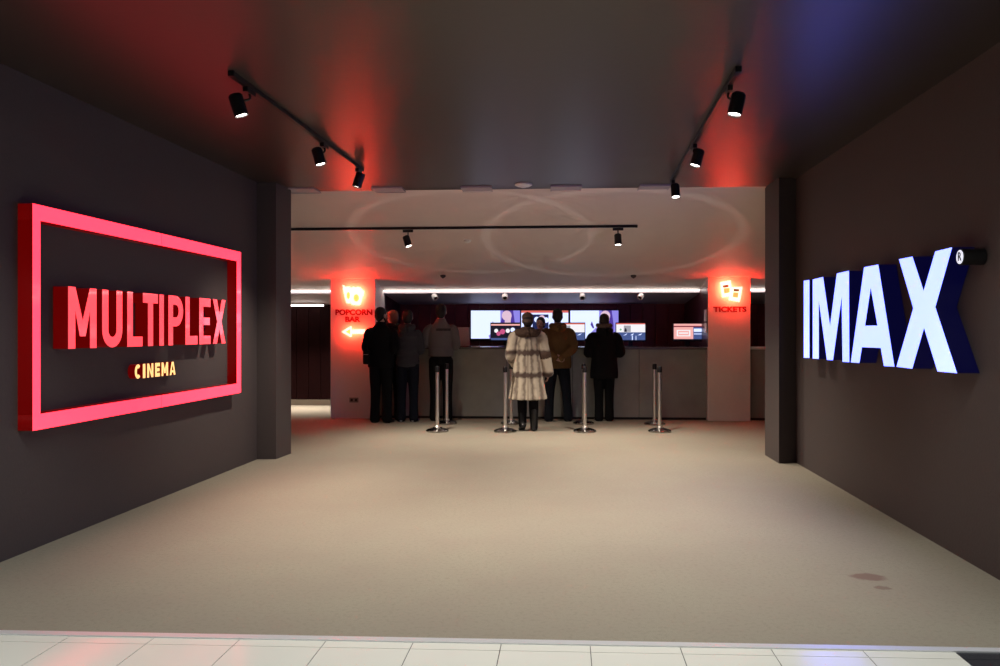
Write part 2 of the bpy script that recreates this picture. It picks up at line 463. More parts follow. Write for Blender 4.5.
def place(letter, fn, s, w, zb_, h, t, d, mf, ms, par):
    sp = [[(x+s, y+zb_) for x, y in q] for q in fn(w, h, t)]
    o = face_side('letter', curve_mesh(sp, d), mf, ms, par)
    o['label'] = 'letter ' + letter
    return o
for ch, fn, a_, b_ in (('M', L_M, 69.1, 97.3), ('U', L_U, 103, 123), ('L', L_L, 128, 143.2), ('T', L_T, 142.4+1.2, 158.5), ('I', L_I, 160, 164.4),
                       ('P', L_P, 169, 183.6), ('L', L_L, 186, 198), ('E', L_E, 199.8, 211), ('X', L_X, 213.4, 226)):
    s0, s1 = s_of(a_), s_of(b_)
    place(ch, fn, s0, s1-s0, zb, LH, T, D+.005, PINK2, REDSIDE, sgn)
cs0, cs1 = (lpy(135.2, .06)-Yn)*1.00455, (lpy(175.8, .06)-Yn)*1.00455
cw = (cs1-cs0); widths = [1, .42, 1.05, .85, 1.2, 1.1]; gap = .3; tot = sum(widths)+gap*5
x = cs0
for ch, fn, w_ in zip('CINEMA', (L_C, L_I, L_N, L_E, L_M, L_A), widths):
    w = w_/tot*cw
    place(ch, fn, x, w, 1.064, .116, .030, .06, YEL, REDSIDE, sgn)
    x += w + gap/tot*cw

# ------------------------------------------------------------------ IMAX sign
IM = mat('blue_white_face', (.7, .8, .9), .4, emit=(.54, .74, 4.8), es=1.0)
IMS = mat('navy_letter_side', (.003, .003, .015), .35, emit=(.03, .03, .6), es=.035)
D2 = .132
dr = Vector((-.087, -1, 0)).normalized()
def rp(px, py, d=.132):   # -> (s along the sign, z)
    k = (px-500)/F; y = (2.496-d)/(k-.087)
    return y, H0+(331-py)/F*y
Y0 = rp(804, 300)[0]
MW = wall_frame(RX(Y0), Y0, 0, dr)
im = empty('cinema_sign', mw=MW, label='large white-blue lit sign on the right wall made of four huge letters', cat='sign')
def ipt(q, ox, oy, sc):
    y, z = rp(ox+q[0]/sc, oy+q[1]/sc); return ((Y0-y)*1.0038, z)
A_ = [(47,157),(76,153),(76,553),(47,552)]
M_ = [(93,151),(146,138),(182,388),(217,120),(279,106),(281,575),(246,573),(242,240),(197,565),(166,563),(124,257),(124,558),(93,556)]
A1 = [(357,88),(430,74),(513,598),(459,595),(443,502),(346,498),(333,579),(289,576)]
A2 = [(391,192),(426,387),(362,388)]
X_ = [(43,107),(103,95),(153,248),(205,72),(280,54),(205,320),(302,614),(215,606),(155,412),(102,594),(32,585),(107,325)]
for ch, sp, o_ in (('I', [A_], (795,250,5.124)), ('M', [M_], (795,250,5.124)), ('A', [A1, A2], (795,250,5.124)), ('X', [X_], (890,235,4.44))):
    pts = [[ipt(q, *o_) for q in s_] for s_ in sp]
    o = face_side('letter', curve_mesh(pts, D2), IM, IMS, im); o['label'] = 'letter ' + ch
y_, z_ = rp(960.9, 256.8); s_ = (Y0-y_)*1.0038
bm = bmesh.new(); lathe(bm, [(.051, 0), (.051, D2-.004), (.049, D2)], 32, Matrix.Translation((s_, z_, 0)))
reg = obj('registered_mark', bm, DARK, im); reg['label'] = 'black drum with a lit registered mark'
bm = bmesh.new(); lathe(bm, [(.042, D2-.002), (.042, D2+.002)], 32, Matrix.Translation((s_, z_, 0)))
obj('mark_face', bm, mat('mark_white', (.8,.8,.85), .4, emit=(.8,.85,1), es=.9), reg)
tm = text_mesh('R', .075, .002, .001); tm.transform(Matrix.Translation((s_, z_, D2+.002))); obj('mark_letter', tm, DARK, reg)

# ------------------------------------------------------------------ column signs
REDL = mat('red_letter', (.16, .006, .008), .4, emit=(1, .0, .01), es=.12)
HALO = mat('halo_red', (.8, .05, .03), .5, emit=(1.0, .030, .012), es=90)
GLOW = mat('icon_white', (.9, .9, .7), .4, emit=(1, .93, .66), es=1.6)
GLOWY = mat('icon_yellow', (.8, .75, .2), .4, emit=(.85, .80, .16), es=1.0)
GLOWO = mat('icon_orange', (.9, .5, .1), .4, emit=(1.0, .55, .15), es=.9)
GLOWR = mat('icon_brown', (.5, .1, .04), .4, emit=(.5, .12, .05), es=.6)
def col_frame(): return Matrix.Translation(lob(0, 0, 0)) @ LM.to_3x3().to_4x4() @ Matrix.Rotation(PI/2, 4, 'X')
CF = Matrix.Identity(4)
for i, v in enumerate((E1, Vector((0,0,1)), E1.cross(Vector((0,0,1))))):
    for j in range(3): CF[j][i] = v[j]
CF.translation = LO
def cpts(pts, ox, oy, sc, d=.10): return [px_on_v(ox+p[0]/sc, oy+p[1]/sc, -d) for p in pts]
def lightbox(name, par, outline, d0, d1, inner=()):
    """lit plate held off the wall, red-glowing rear part, white face with coloured details"""
    me = curve_mesh([outline], d1-d0-.016); me.transform(Matrix.Translation((0,0,d0+.016)))
    o = face_side(name, me, GLOW, GLOW, par)
    cx = sum(p[0] for p in outline)/len(outline); cy = sum(p[1] for p in outline)/len(outline)
    me = curve_mesh([[(cx+(x-cx)*.93, cy+(y-cy)*.93) for x, y in outline]], .016); me.transform(Matrix.Translation((0,0,d0)))
    obj('glow_back', me, HALO, o)
    for k, (pts, m) in enumerate(inner):
        me = curve_mesh([pts], .003); me.transform(Matrix.Translation((0,0,d1))); obj('icon_detail', me, m, o)
    return o
t = empty('popcorn_bar_sign', mw=CF, label='red glowing popcorn bar sign with drink, popcorn icon and left arrow on the left column', cat='sign')
O = (325, 275, 9.51)
cup = [(162,95),(180,98),(192,112),(235,110),(243,125),(240,150),(236,262),(228,270),(205,268),(200,258),(178,165),(168,130),(172,115)]
buck = [(243,135),(252,118),(275,113),(290,120),(310,112),(335,118),(350,135),(370,155),(368,185),(352,215),(338,275),(325,287),(262,283),(244,270),(240,220)]
lightbox('drink_icon', t, cpts(cup, *O), .075, .10, [(cpts([(222+17*math.cos(a), 195+34*math.sin(a)) for a in [k*PI/8 for k in range(16)]], *O), GLOWY)])
lightbox('popcorn_icon', t, cpts(buck, *O), .075, .102, [(cpts([(298+27*math.cos(a), 218+36*math.sin(a)) for a in [k*PI/8 for k in range(16)]], *O), GLOWY)])
arrow = [(155,540),(245,486),(250,520),(380,516),(382,556),(250,558),(245,590)]
lightbox('arrow', t, cpts(arrow, *O), .075, .10, [(cpts([(195,540),(240,512),(240,565)], *O), GLOWY)])
def coltext(s, px0, px1, py0, py1, par):
    (ua, za), (ub, zb_) = px_on_v(px0, py1, -.03), px_on_v(px1, py0, -.03)
    me = text_mesh(s, .1, .007, .0045)
    xs = [v.co.x for v in me.vertices]; ys = [v.co.y for v in me.vertices]
    sx = (ub-ua)/(max(xs)-min(xs)); sy = (zb_-za)/(max(ys)-min(ys))
    for v in me.vertices: v.co = Vector((ua+(v.co.x-min(xs))*sx, za+(v.co.y-min(ys))*sy, v.co.z+.001))
    o = obj('lettering', me, REDL, par); o['label'] = 'red word ' + s
coltext('POPCORN', 335, 372, 309.2, 315.2, t)
coltext('BAR', 344.8, 360, 316.4, 322, t)
t = empty('tickets_sign', mw=CF, label='red glowing tickets sign with two lit ticket icons on the right column', cat='sign')
O = (700, 270, 11.1)
def ticket(pts, n=5):
    out = []
    P = [Vector(p) for p in pts]
    for i in range(4):
        a_, b_ = P[i], P[(i+1) % 4]; d_ = b_-a_; nrm = Vector((-d_.y, d_.x)).normalized()
        out.append(a_ + d_*.04)
        if i in (0, 2):
            for k in range(1, n):
                f = k/n
                out += [a_+d_*(f-.05), a_+d_*f+nrm*7, a_+d_*(f+.05)]
        out.append(b_ - d_*.04)
    return [tuple(p) for p in out]
tk1 = [(223,135),(340,112),(362,285),(248,305)]; tk2 = [(345,190),(468,186),(436,358),(312,335)]
lightbox('ticket_icon', t, cpts(ticket(tk1), *O), .075, .10,
   [(cpts([(250,172),(315,162),(318,190),(258,198)], *O), GLOWR), (cpts([(262,205),(330,198),(332,250),(268,262)], *O), GLOWO)])
lightbox('ticket_icon', t, cpts(ticket(tk2), *O), .104, .128,
   [(cpts([(368,210),(432,214),(428,240),(368,238)], *O), GLOWR), (cpts([(365,248),(424,252),(414,310),(358,300)], *O), GLOWO)])
coltext('TICKETS', 713.6, 746.8, 306.4, 312, t)

# ------------------------------------------------------------------ track lights
BLK = mat('black_metal', (.006, .006, .007), .35)
RED_REF = BLK
def track(name, p0, p1, label):
    d = (p1-p0).normalized(); L = (p1-p0).length
    r = empty(name, label=label, cat='lighting track')
    q = d.to_track_quat('X', 'Z')
    r.matrix_world = Matrix.Translation(p0) @ q.to_matrix().to_4x4()
    bm = bmesh.new(); box(bm, 0, L, -.018, .018, -.033, 0, bev=.003); obj('rail', bm, BLK, r)
    bm = bmesh.new(); box(bm, -.02, .07, -.02, .02, -.035, 0, bev=.003); obj('power_feed', bm, BLK, r)
    bm = bmesh.new(); box(bm, L-.02, L+.006, -.02, .02, -.035, 0, bev=.003); obj('end_cap', bm, BLK, r)
    return r
def spot_head(pt, direction, label, group, track_dir, mh=BLK, lens=LENS, R=.048, L=.150, drop=.075, lamp=None, off=None, down=.033, lampcol=(1,.89,.74), cone=86, blend=1.0):
    """pt: point on the rail underside"""
    r = empty('track_spotlight', label=label, cat='spotlight', group=group); r.location = pt
    dq = track_dir.normalized()
    ang = math.atan2(dq.y, dq.x)
    bm = bmesh.new(); box(bm, -.07, .07, -.017, .017, -.034, -.0005, bev=.004, M=Matrix.Rotation(ang, 4, 'Z')); obj('adaptor', bm, mh, r)
    d = Vector(direction).normalized()
    side = off if off is not None else Vector((0, 0, 0))
    top = Vector((0, 0, -.034)); c = Vector((0, 0, -drop-.034)) + side
    bm = bmesh.new(); tube(bm, [top+Vector((0,0,.004)), top + Vector((0,0,-drop*.45)), c - d*L*.15 + Vector((0,0,0))], [.009, .008, .009], 10); obj('bracket', bm, mh, r)
    M = Matrix.Translation(c - d*L*.5) @ d.to_track_quat('Z', 'Y').to_matrix().to_4x4()
    bm = bmesh.new()
    lathe(bm, [(0, 0), (R*.8, 0), (R, .012), (R, L), (R*.93, L), (R*.9, L-.014), (0, L-.014)], 28, M)
    hd = obj('lamp_housing', bm, mh, r)
    bm = bmesh.new(); lathe(bm, [(0, L-.013), (R*.88, L-.013), (R*.8, L-.008), (0, L-.006)], 28, M)
    obj('lamp_lens', bm, lens, hd)
    if lamp:
        ld = bpy.data.lights.new('lamp', 'SPOT'); ld.energy = lamp; ld.color = lampcol; ld.spot_size = math.radians(cone); ld.spot_blend = blend
        ld.shadow_soft_size = .04
        lo = bpy.data.objects.new('lamp', ld); C.objects.link(lo)
        lo.matrix_world = Matrix.Translation(Vector(pt)+c+d*(L*.5+.012)) @ (-d).to_track_quat('Z', 'Y').to_matrix().to_4x4()
    return r
def cpt(px, py): Y = (ZC-H0)*F/(331-py); return Vector(((px-500)/F*Y, Y, ZC))
a_, b_ = cpt(232, 71.5), cpt(362, 168.5)
track('lighting_track', a_, b_, 'black lighting track on the dark ceiling, left side above the red sign')
ld_ = (b_-a_).normalized()
TG = 'spotlights on the dark tunnel ceiling'
def on(a_, d, y): return a_ + d*((y-a_.y)/d.y)
LAMPW = 235
for y, lab, dr_ in ((5.45, 'black spotlight nearest the viewer on the left ceiling track', (.30,.10,-1)), (7.05, 'black spotlight midway along the left ceiling track', (.28,.0,-1)),
                (8.15, 'black spotlight at the far end of the left ceiling track', (-.33,.0,-1))):
    spot_head(on(a_, ld_, y)-Vector((0,0,.033)), dr_, lab, TG, ld_, lamp=LAMPW, off=Vector((-.075 if y < 6 else -.05 if y < 8 else 0,0,0)))
a_, b_ = cpt(738, 67), cpt(672, 179)
track('lighting_track', a_, b_, 'black lighting track on the dark ceiling, right side towards the blue glow')
ld_ = (b_-a_).normalized()
for y, lab, dr_ in ((5.42, 'black spotlight nearest the viewer on the right ceiling track', (-.22,.0,-1)), (7.1, 'black spotlight midway along the right ceiling track', (-.3,.0,-1)),
                (8.78, 'black spotlight at the far end of the right ceiling track', (.02,-.22,-1))):
    spot_head(on(a_, ld_, y)-Vector((0,0,.033)), dr_, lab, TG, ld_, lamp=LAMPW, off=Vector((.055 if y < 6 else .03,0,0)))
# lobby track on the sloped ceiling
def lcp(px, py):
    k = (px-500)/F; m = (331-py)/F
    # z = H0 + m*Y ; v = .9982*(Y-13.113)+.06*k*Y ; z = 2.315-.225v
    Y = (2.315-H0+.225*.9982*13.113)/(m+.225*(.9982+.06*k))
    return Vector((k*Y, Y, H0+m*Y))
a_, b_ = lcp(270, 228.4), lcp(637, 225)
track('lighting_track', a_, b_, 'long black lighting track across the pale sloping lobby ceiling')
ld_ = (b_-a_).normalized()
def xon(px): 
    t_ = ((px-500)/F*a_.y-a_.x)/(ld_.x-(px-500)/F*ld_.y); return a_+ld_*t_
spot_head(xon(408)-Vector((0,0,.037)), (.32,-.15,-1), 'black spotlight tilted to the right on the left part of the lobby ceiling track', 'lobby ceiling spotlights', ld_, lamp=350, drop=.12, off=Vector((-.01,0,0)), cone=122)
spot_head(xon(618)-Vector((0,0,.037)), (.03,-.15,-1), 'black spotlight near the right end of the lobby ceiling track', 'lobby ceiling spotlights', ld_, lamp=350, drop=.12, cone=122)
# small white heads under the LED line
for px, dr_, lab in ((435, (.5,-.5,-.7), 'white mini spotlight under the light line above the person in the pale sweatshirt'), (505, (.05,-.7,-.7), 'white mini spotlight under the light line above the woman in the fur coat'),
                (582, (-.05,-.7,-.7), 'white mini spotlight under the light line between brown jacket and black coat'), (640.4, (-.5,-.5,-.7), 'white mini spotlight nearest the tickets column under the light line')):
    u_, z_ = px_on_v(px, 290, .81)
    p = lob(u_, .745, 2.10)
    r = empty('mini_spotlight', label=lab, cat='spotlight', group='white mini spotlights under the counter light line'); r.location = p
    d = Vector(dr_).normalized(); M = Matrix.Translation(Vector((0,-.03,-.045))-d*.03) @ d.to_track_quat('Z', 'Y').to_matrix().to_4x4()
    bm = bmesh.new(); lathe(bm, [(0,0),(.04,0),(.05,.01),(.05,.09),(.036,.09),(.034,.075),(0,.075)], 24, M); hd = obj('lamp_housing', bm, mat('white_lit_metal', (.85,.84,.82), .4), r)
    bm = bmesh.new(); lathe(bm, [(0,.076),(.034,.076),(.03,.082),(0,.084)], 24, M); obj('lamp_lens', bm, DARK, hd)
    bm = bmesh.new(); box(bm, -.02, .02, -.02, .02, -.03, 0, bev=.003); obj('bracket', bm, WHITEP, r)

# ceiling items
VENT = mat('pale_vent', (.42, .38, .42), .5)
for px, lab in ((303, 'leftmost'), (389, 'second from left'), (477, 'middle'), (566, 'second from right'), (654, 'rightmost')):
    yb = 189.9 - (px-303)*.0085
    y = (ZC-H0)*F/(331-yb) ; X = (px-500)/F*y
    r = empty('ceiling_vent', (X, y, ZC), label='%s of five pale square vents at the far edge of the dark ceiling' % lab, cat='vent', group='square ceiling vents')
    r.rotation_euler = (0, 0, -.045)
    bm = bmesh.new()
    for a in ((-.18,.18,-.155,-.14),(-.18,.18,.14,.155),(-.18,-.165,-.14,.14),(.165,.18,-.14,.14)): box(bm, *a, -.018, 0)
    obj('frame', bm, VENT, r)
    bm = bmesh.new(); box(bm, -.165, .165, -.14, .14, -.012, 0, bev=.003); obj('grille', bm, VENT, r)
def disc_thing(name, p, R, h, m, label, cat, nrm=(0,0,-1), group=None, inner=None):
    r = empty(name, label=label, cat=cat, group=group)
    r.matrix_world = Matrix.Translation(p) @ Vector(nrm).normalized().to_track_quat('Z', 'Y').to_matrix().to_4x4()
    bm = bmesh.new(); lathe(bm, [(0, -.002), (R, -.002), (R, h*.35), (R*.7, h*.8), (R*.3, h), (0, h)], 28); obj('housing', bm, m, r, smooth=False)
    bm = bmesh.new(); lathe(bm, [(0, h*.7), (R*.35, h*.7), (R*.3, h*1.15), (0, h*1.2)], 20); obj('core', bm, inner or m, r)
disc_thing('smoke_detector', cpt(523.5, 184.2), .10, .035, WHITEP, 'round white smoke detector on the dark ceiling between the middle vents', 'smoke detector')
nr = (LM.to_3x3() @ Vector((0, -.225, -1))).normalized()
disc_thing('ceiling_sensor', lcp(467.5, 240.5), .05, .03, WHITEP, 'small white round sensor on the pale lobby ceiling', 'sensor', nr)
for (px, py), lab in (((443, 275.5), 'small dark sprinkler on the lobby ceiling left of centre near the counter'), ((633.5, 275.5), 'small dark sprinkler on the lobby ceiling right of centre near the counter')):
    disc_thing('sprinkler', lcp(px, py), .045, .04, mat('sprinkler_dark', (.05,.035,.035), .5), lab, 'sprinkler', nr, 'ceiling sprinklers')

# ------------------------------------------------------------------ stanchions
def stanchion_proto():
    r = empty('barrier_post')
    bm = bmesh.new(); lathe(bm, [(0, 0), (.162, 0), (.166, .006), (.166, .016), (.155, .026), (.12, .042), (.07, .056), (.03, .062), (0, .063)], 40); obj('base', bm, CHROMEB, r, smooth=False)
    bm = bmesh.new(); lathe(bm, [(.0, .045), (.045, .045), (.042, .07), (.027, .085), (.026, .86), (0, .86)], 24); obj('pole', bm, CHROME, r)
    bm = bmesh.new(); lathe(bm, [(0, .855), (.029, .855), (.033, .865), (.033, .925), (.028, .94), (0, .945)], 24)
    hd = obj('belt_cassette', bm, BLK, r)
    bm = bmesh.new(); box(bm, -.012, .012, .028, .045, .87, .92, bev=.003); obj('belt_clip', bm, BLK, hd)
    return r
proto = stanchion_proto(); first = True
def copy_tree(o, parent=None):
    c = o.copy(); C.objects.link(c)
    if parent: c.parent = parent
    for ch in list(o.children): copy_tree(ch, c)
    return c
SP = [(437.3, 430.6, 'chrome barrier post in front of the group in dark clothes, front one of its pair'), (446.8, 422.9, 'chrome barrier post just behind and right of the leftmost post'),
      (505.2, 431, 'chrome barrier post at the left side of the woman in the fur coat'), (511.2, 423, 'chrome barrier post half hidden behind the fur coat woman'),
      (584.8, 431, 'chrome barrier post standing alone between brown jacket and black coat'), (583.6, 423, 'chrome barrier post almost hidden directly behind another post'),
      (659.6, 431, 'chrome barrier post on the right, the front one of the pair'), (654.6, 423.6, 'chrome barrier post on the right, the rear one of the pair')]
for i, (px, py, lab) in enumerate(SP):
    o = copy_tree(proto) if i else None
    if o is None: continue
    Y = H0*F/(py+.8-331); o.location = ((px-500)/F*Y, Y, 0); tag(o, lab, 'barrier post', 'chrome queue barrier posts')
px, py, lab = SP[0]; Y = H0*F/(py+.8-331); proto.location = ((px-500)/F*Y, Y, 0); tag(proto, lab, 'barrier post', 'chrome queue barrier posts')

# ------------------------------------------------------------------ screens
EM = {}
def em(c, s=1.0):
    k = (tuple(c), s)
    if k not in EM: EM[k] = mat('screen_light_%d' % len(EM), (.02,.02,.02), .3, emit=c, es=s)
    return EM[k]
def screen_mesh(w, h, base, shapes, name, parent, y=-.001):
    """shapes: (points in 0..1, material), stacked paint layers a fraction of a millimetre apart"""
    bm = bmesh.new(); ms = [base]
    def add(pts, mi, off):
        vsn = [bm.verts.new(((p[0]-.5)*w, y-off, p[1]*h)) for p in pts]; bm.faces.new(vsn).material_index = mi
    add([(0,0),(1,0),(1,1),(0,1)], 0, 0)
    for k, (pts, m) in enumerate(shapes):
        if m not in ms: ms.append(m)
        add(pts, ms.index(m), .0006*(k+1))
    me = bpy.data.meshes.new(name); bm.to_mesh(me); bm.free()
    for m in ms: me.materials.append(m)
    o = bpy.data.objects.new(name, me); C.objects.link(o); o.parent = parent
    return o
def R_(a, b, c, d): return [(a,c),(b,c),(b,d),(a,d)]
def circ(cx, cy, r, asp=1.78, n=16): return [(cx+r/asp*math.cos(2*PI*i/n), cy+r*math.sin(2*PI*i/n)) for i in range(n)]
W1 = em((.85,.96,1.4), 1.0); LAV = em((.32,.28,.9), .9); PUR = em((.10,.05,.42), .8); SKIN = em((.85,.6,.75), .9); PINKS = em((.75,.12,.30), .8); REDB = em((.80,.16,.13), .9)
def woman_shapes(ox):
    return [(R_(.60, 1, 0, 1), LAV), ([(.58,0),(.93,0),(.90,.5),(.86,1),(.66,1),(.60,.5)], PUR), (R_(.9,1,0,1), LAV),
            (circ(.73,.82,.18), SKIN), ([(.68,.45),(.80,.45),(.82,.75),(.70,.75)], SKIN), ([(.58,.30),(.80,.28),(.76,.55),(.66,.58)], PINKS),
            ([(.42,.5),(.45,.62),(.50,.38),(.47,.36)], PUR), ([(.36,.1),(.55,.42),(.58,.1),(.5,0),(.38,0)], LAV)]
def tv(px0, px1, py0, py1, shapes, label, base=W1, v=2.22):
    (ua, za), (ub, zb_) = px_on_v(px0, py1, v), px_on_v(px1, py0, v)
    w, h = ub-ua, zb_-za
    r = empty('wall_television', label=label, cat='television', group='televisions in a row on the back wall')
    r.matrix_world = Matrix.Translation(lob((ua+ub)/2, v, za)) @ LM.to_3x3().to_4x4()
    bm = bmesh.new(); t_ = .018
    box(bm, -w/2-t_, w/2+t_, 0, .045, -t_-.02, h+t_, bev=.004); obj('casing', bm, DARK, r)
    bm = bmesh.new(); box(bm, -.2, .2, .045, .085, h*.3, h*.7); obj('wall_bracket', bm, BLK, r)
    bm = bmesh.new()
    for q in ((-w/2-t_,-w/2+.0,-t_-.02,h+t_),(w/2,w/2+t_,-t_-.02,h+t_)): box(bm, q[0], q[1], -.006, 0, q[2], q[3])
    box(bm, -w/2, w/2, -.006, 0, h, h+t_); box(bm, -w/2, w/2, -.006, 0, -t_-.02, 0)
    obj('bezel', bm, DARK, r)
    screen_mesh(w, h, base, shapes, 'screen', r)
tv(471, 520, 310.5, 338.6, woman_shapes(0), 'wall television showing a woman in purple, nearest the man in the pale sweatshirt')
DKB = em((.02,.03,.12), .8)
tv(521.3, 568.3, 310.5, 338.6, [(R_(0,1,.92,1), REDB), (R_(.24,.58,0,.86), DKB), (circ(.33,.68,.10), W1), (circ(.44,.72,.12), SKIN), (circ(.53,.66,.1), W1), (R_(.60,.98,.3,.86), W1)],
   'wall television with a red top bar above the cashier', W1)
tv(570.3, 618.4, 310.5, 338.6, woman_shapes(0), 'wall television showing a woman in purple behind the person in the black coat')
def monitor(px0, px1, py0, py1, shapes, base, label, v=.52):
    (ua, za), (ub, zb_) = px_on_v(px0, py1, v), px_on_v(px1, py0, v)
    w, h = ub-ua, zb_-za
    r = empty('counter_monitor', label=label, cat='monitor', group='monitors standing on the counter')
    zt = 1.1852
    r.matrix_world = Matrix.Translation(lob((ua+ub)/2, v, zt)) @ LM.to_3x3().to_4x4()
    dz = za-zt; t_ = .012
    bm = bmesh.new(); box(bm, -w/2-t_, w/2+t_, 0, .035, dz-t_-.012, dz+h+t_, bev=.004); obj('casing', bm, DARK, r)
    bm = bmesh.new(); box(bm, -.035, .035, .035, .06, 0, dz+h*.5, bev=.004); obj('stand', bm, BLK, r)
    bm = bmesh.new(); box(bm, -.12, .12, -.03, .13, 0, .012, bev=.004); obj('stand_foot', bm, BLK, r)
    s = screen_mesh(w, h, base, shapes, 'screen', r); s.location = (0, 0, dz)
DK = em((.012,.012,.03), .6); BL = em((.07,.11,.30), .9); PK = em((.95,.45,.42), 1.0); WH = em((.95,.92,.95), 1.0)
monitor(491, 520, 323.2, 340, [(R_(0,1,.86,.95), PK), (circ(.18,.55,.12), WH), (circ(.26,.38,.13), PINKS), (circ(.40,.5,.16), PINKS), (circ(.58,.55,.13), WH), (circ(.75,.6,.14), W1), (R_(0,1,.0,.12), BL)], DK,
        'counter monitor with dark poster screen left of the woman in the fur coat')
film = [(R_(0,1,0,.46), BL), (R_(0,1,.93,1), REDB), (circ(.15,.62,.06), em((.2,.6,.3),.8)), (R_(.26,.50,.48,.86), em((.45,.45,.5),.8)), ([(.28,.48),(.36,.48),(.36,.62),(.32,.74),(.29,.62)], DK),
        ([(.24,.26),(.28,.30),(.38,.40),(.34,.30)], W1), ([(.49,.28),(.53,.34),(.61,.40),(.56,.28)], W1), ([(.74,.28),(.80,.34),(.90,.40),(.84,.30)], W1), (R_(.54,.57,0,.25), W1), (R_(.67,.69,0,.25), W1)]
monitor(556, 584.6, 323.2, 340, film, WH, 'counter monitor half hidden by the man in the brown jacket')
monitor(616.3, 645.2, 323.2, 340, film, WH, 'counter monitor right of the person in the black coat')
monitor(673.8, 702.4, 323.8, 339.8, [(R_(0,1,.80,.87), em((.25,.01,.03),.8)), (R_(.68,1,0,.80), BL), (R_(.70,.97,.5,.70), W1), (R_(.70,.97,.32,.42), em((.5,.6,.95),.9)),
    (R_(.10,.58,.22,.62), WH), (R_(.15,.53,.28,.56), PK), (R_(.18,.5,.38,.46), WH), (R_(0,1,0,.05), DK)], PK, 'counter monitor with pink screen beside the tickets column')
# papers, box and notice panels on the counter
def simple_box(name, u0, u1, v0, v1, z0, z1, m, label, cat, group=None, bev=.003):
    bm = bmesh.new(); box(bm, 0, u1-u0, 0, v1-v0, 0, z1-z0, bev=bev)
    o = obj(name, bm, m); o.matrix_world = Matrix.Translation(lob(u0, v0, z0)) @ LM.to_3x3().to_4x4()
    return tag(o, label, cat, group)
u0, z_ = px_on_v(458, 327, .35); u1, _ = px_on_v(469.5, 327, .35)
r = empty('display_stand', label='pale upright display panel on the counter right of the man in the pale sweatshirt', cat='display stand')
r.matrix_world = Matrix.Translation(lob(u0, .35, 1.1852)) @ LM.to_3x3().to_4x4()
bm = bmesh.new(); box(bm, 0, u1-u0, 0, .012, .0, z_-1.19, bev=.002); obj('panel', bm, mat('pale_panel', (.42,.37,.39), .4), r)
bm = bmesh.new(); box(bm, -.03, u1-u0+.03, -.05, .09, 0, .014, bev=.003); obj('stand_base', bm, mat('dark_red_base', (.12,.02,.025), .4), r)
u0 = px_on_v(472, 340, .2)[0]
simple_box('paper_pad', u0, u0+.13, .15, .30, 1.1852, 1.197, WHITEP, 'white paper pad lying on the counter under the left television', 'paper pad', bev=.001)
for k, (za, zb_) in enumerate(((1.61, 1.80), (1.42, 1.58))):
    bm = bmesh.new(); box(bm, uR0-.016, uR0, .06, .26, za, zb_, bev=.002)
    o = obj('notice_panel', bm, mat('notice_grey', (.75,.70,.70), .4)); o.matrix_world = LM
    tag(o, ('upper' if k == 0 else 'lower') + ' pale notice panel on the inner side of the tickets column', 'notice panel', 'notice panels on the tickets column')

# ------------------------------------------------------------------ people
SKINM = mat('skin', (.50, .30, .23), .5, noise=.06, nscale=20)
LIP = mat('lips', (.35, .10, .09), .5); EYEW = mat('eye_white', (.7, .68, .65), .3); IRIS = mat('iris', (.04, .025, .02), .2)
V = Vector
def hand(bm, wrist, d, n, s):
    """palm + five bent fingers. d: direction, n: palm normal (fingers curl towards it), s: towards the thumb"""
    d = V(d).normalized(); n = V(n); n = (n-d*n.dot(d)).normalized(); t = d.cross(n); t = t if t.dot(V(s)) > 0 else -t
    w = V(wrist)
    tube(bm, [w-d*.02, w+d*.03, w+d*.085], [(.024,.017), (.036,.015), (.040,.013)], 12, side=t)
    for k, (o, L) in enumerate(((.029, .068), (.010, .076), (-.010, .070), (-.029, .055))):
        p = w+d*.085+t*o; q1 = p+d*L*.42+n*L*.10; q2 = q1+d*L*.26+n*L*.22; q3 = q2+d*L*.10+n*L*.26
        tube(bm, [p-d*.02, q1, q2, q3], [.0088, .0085, .008, .0068], 8)
    p = w+d*.025+t*.028
    tube(bm, [p, p+d*.030+t*.022+n*.006, p+d*.058+t*.026+n*.018], [.012, .0098, .008], 8)
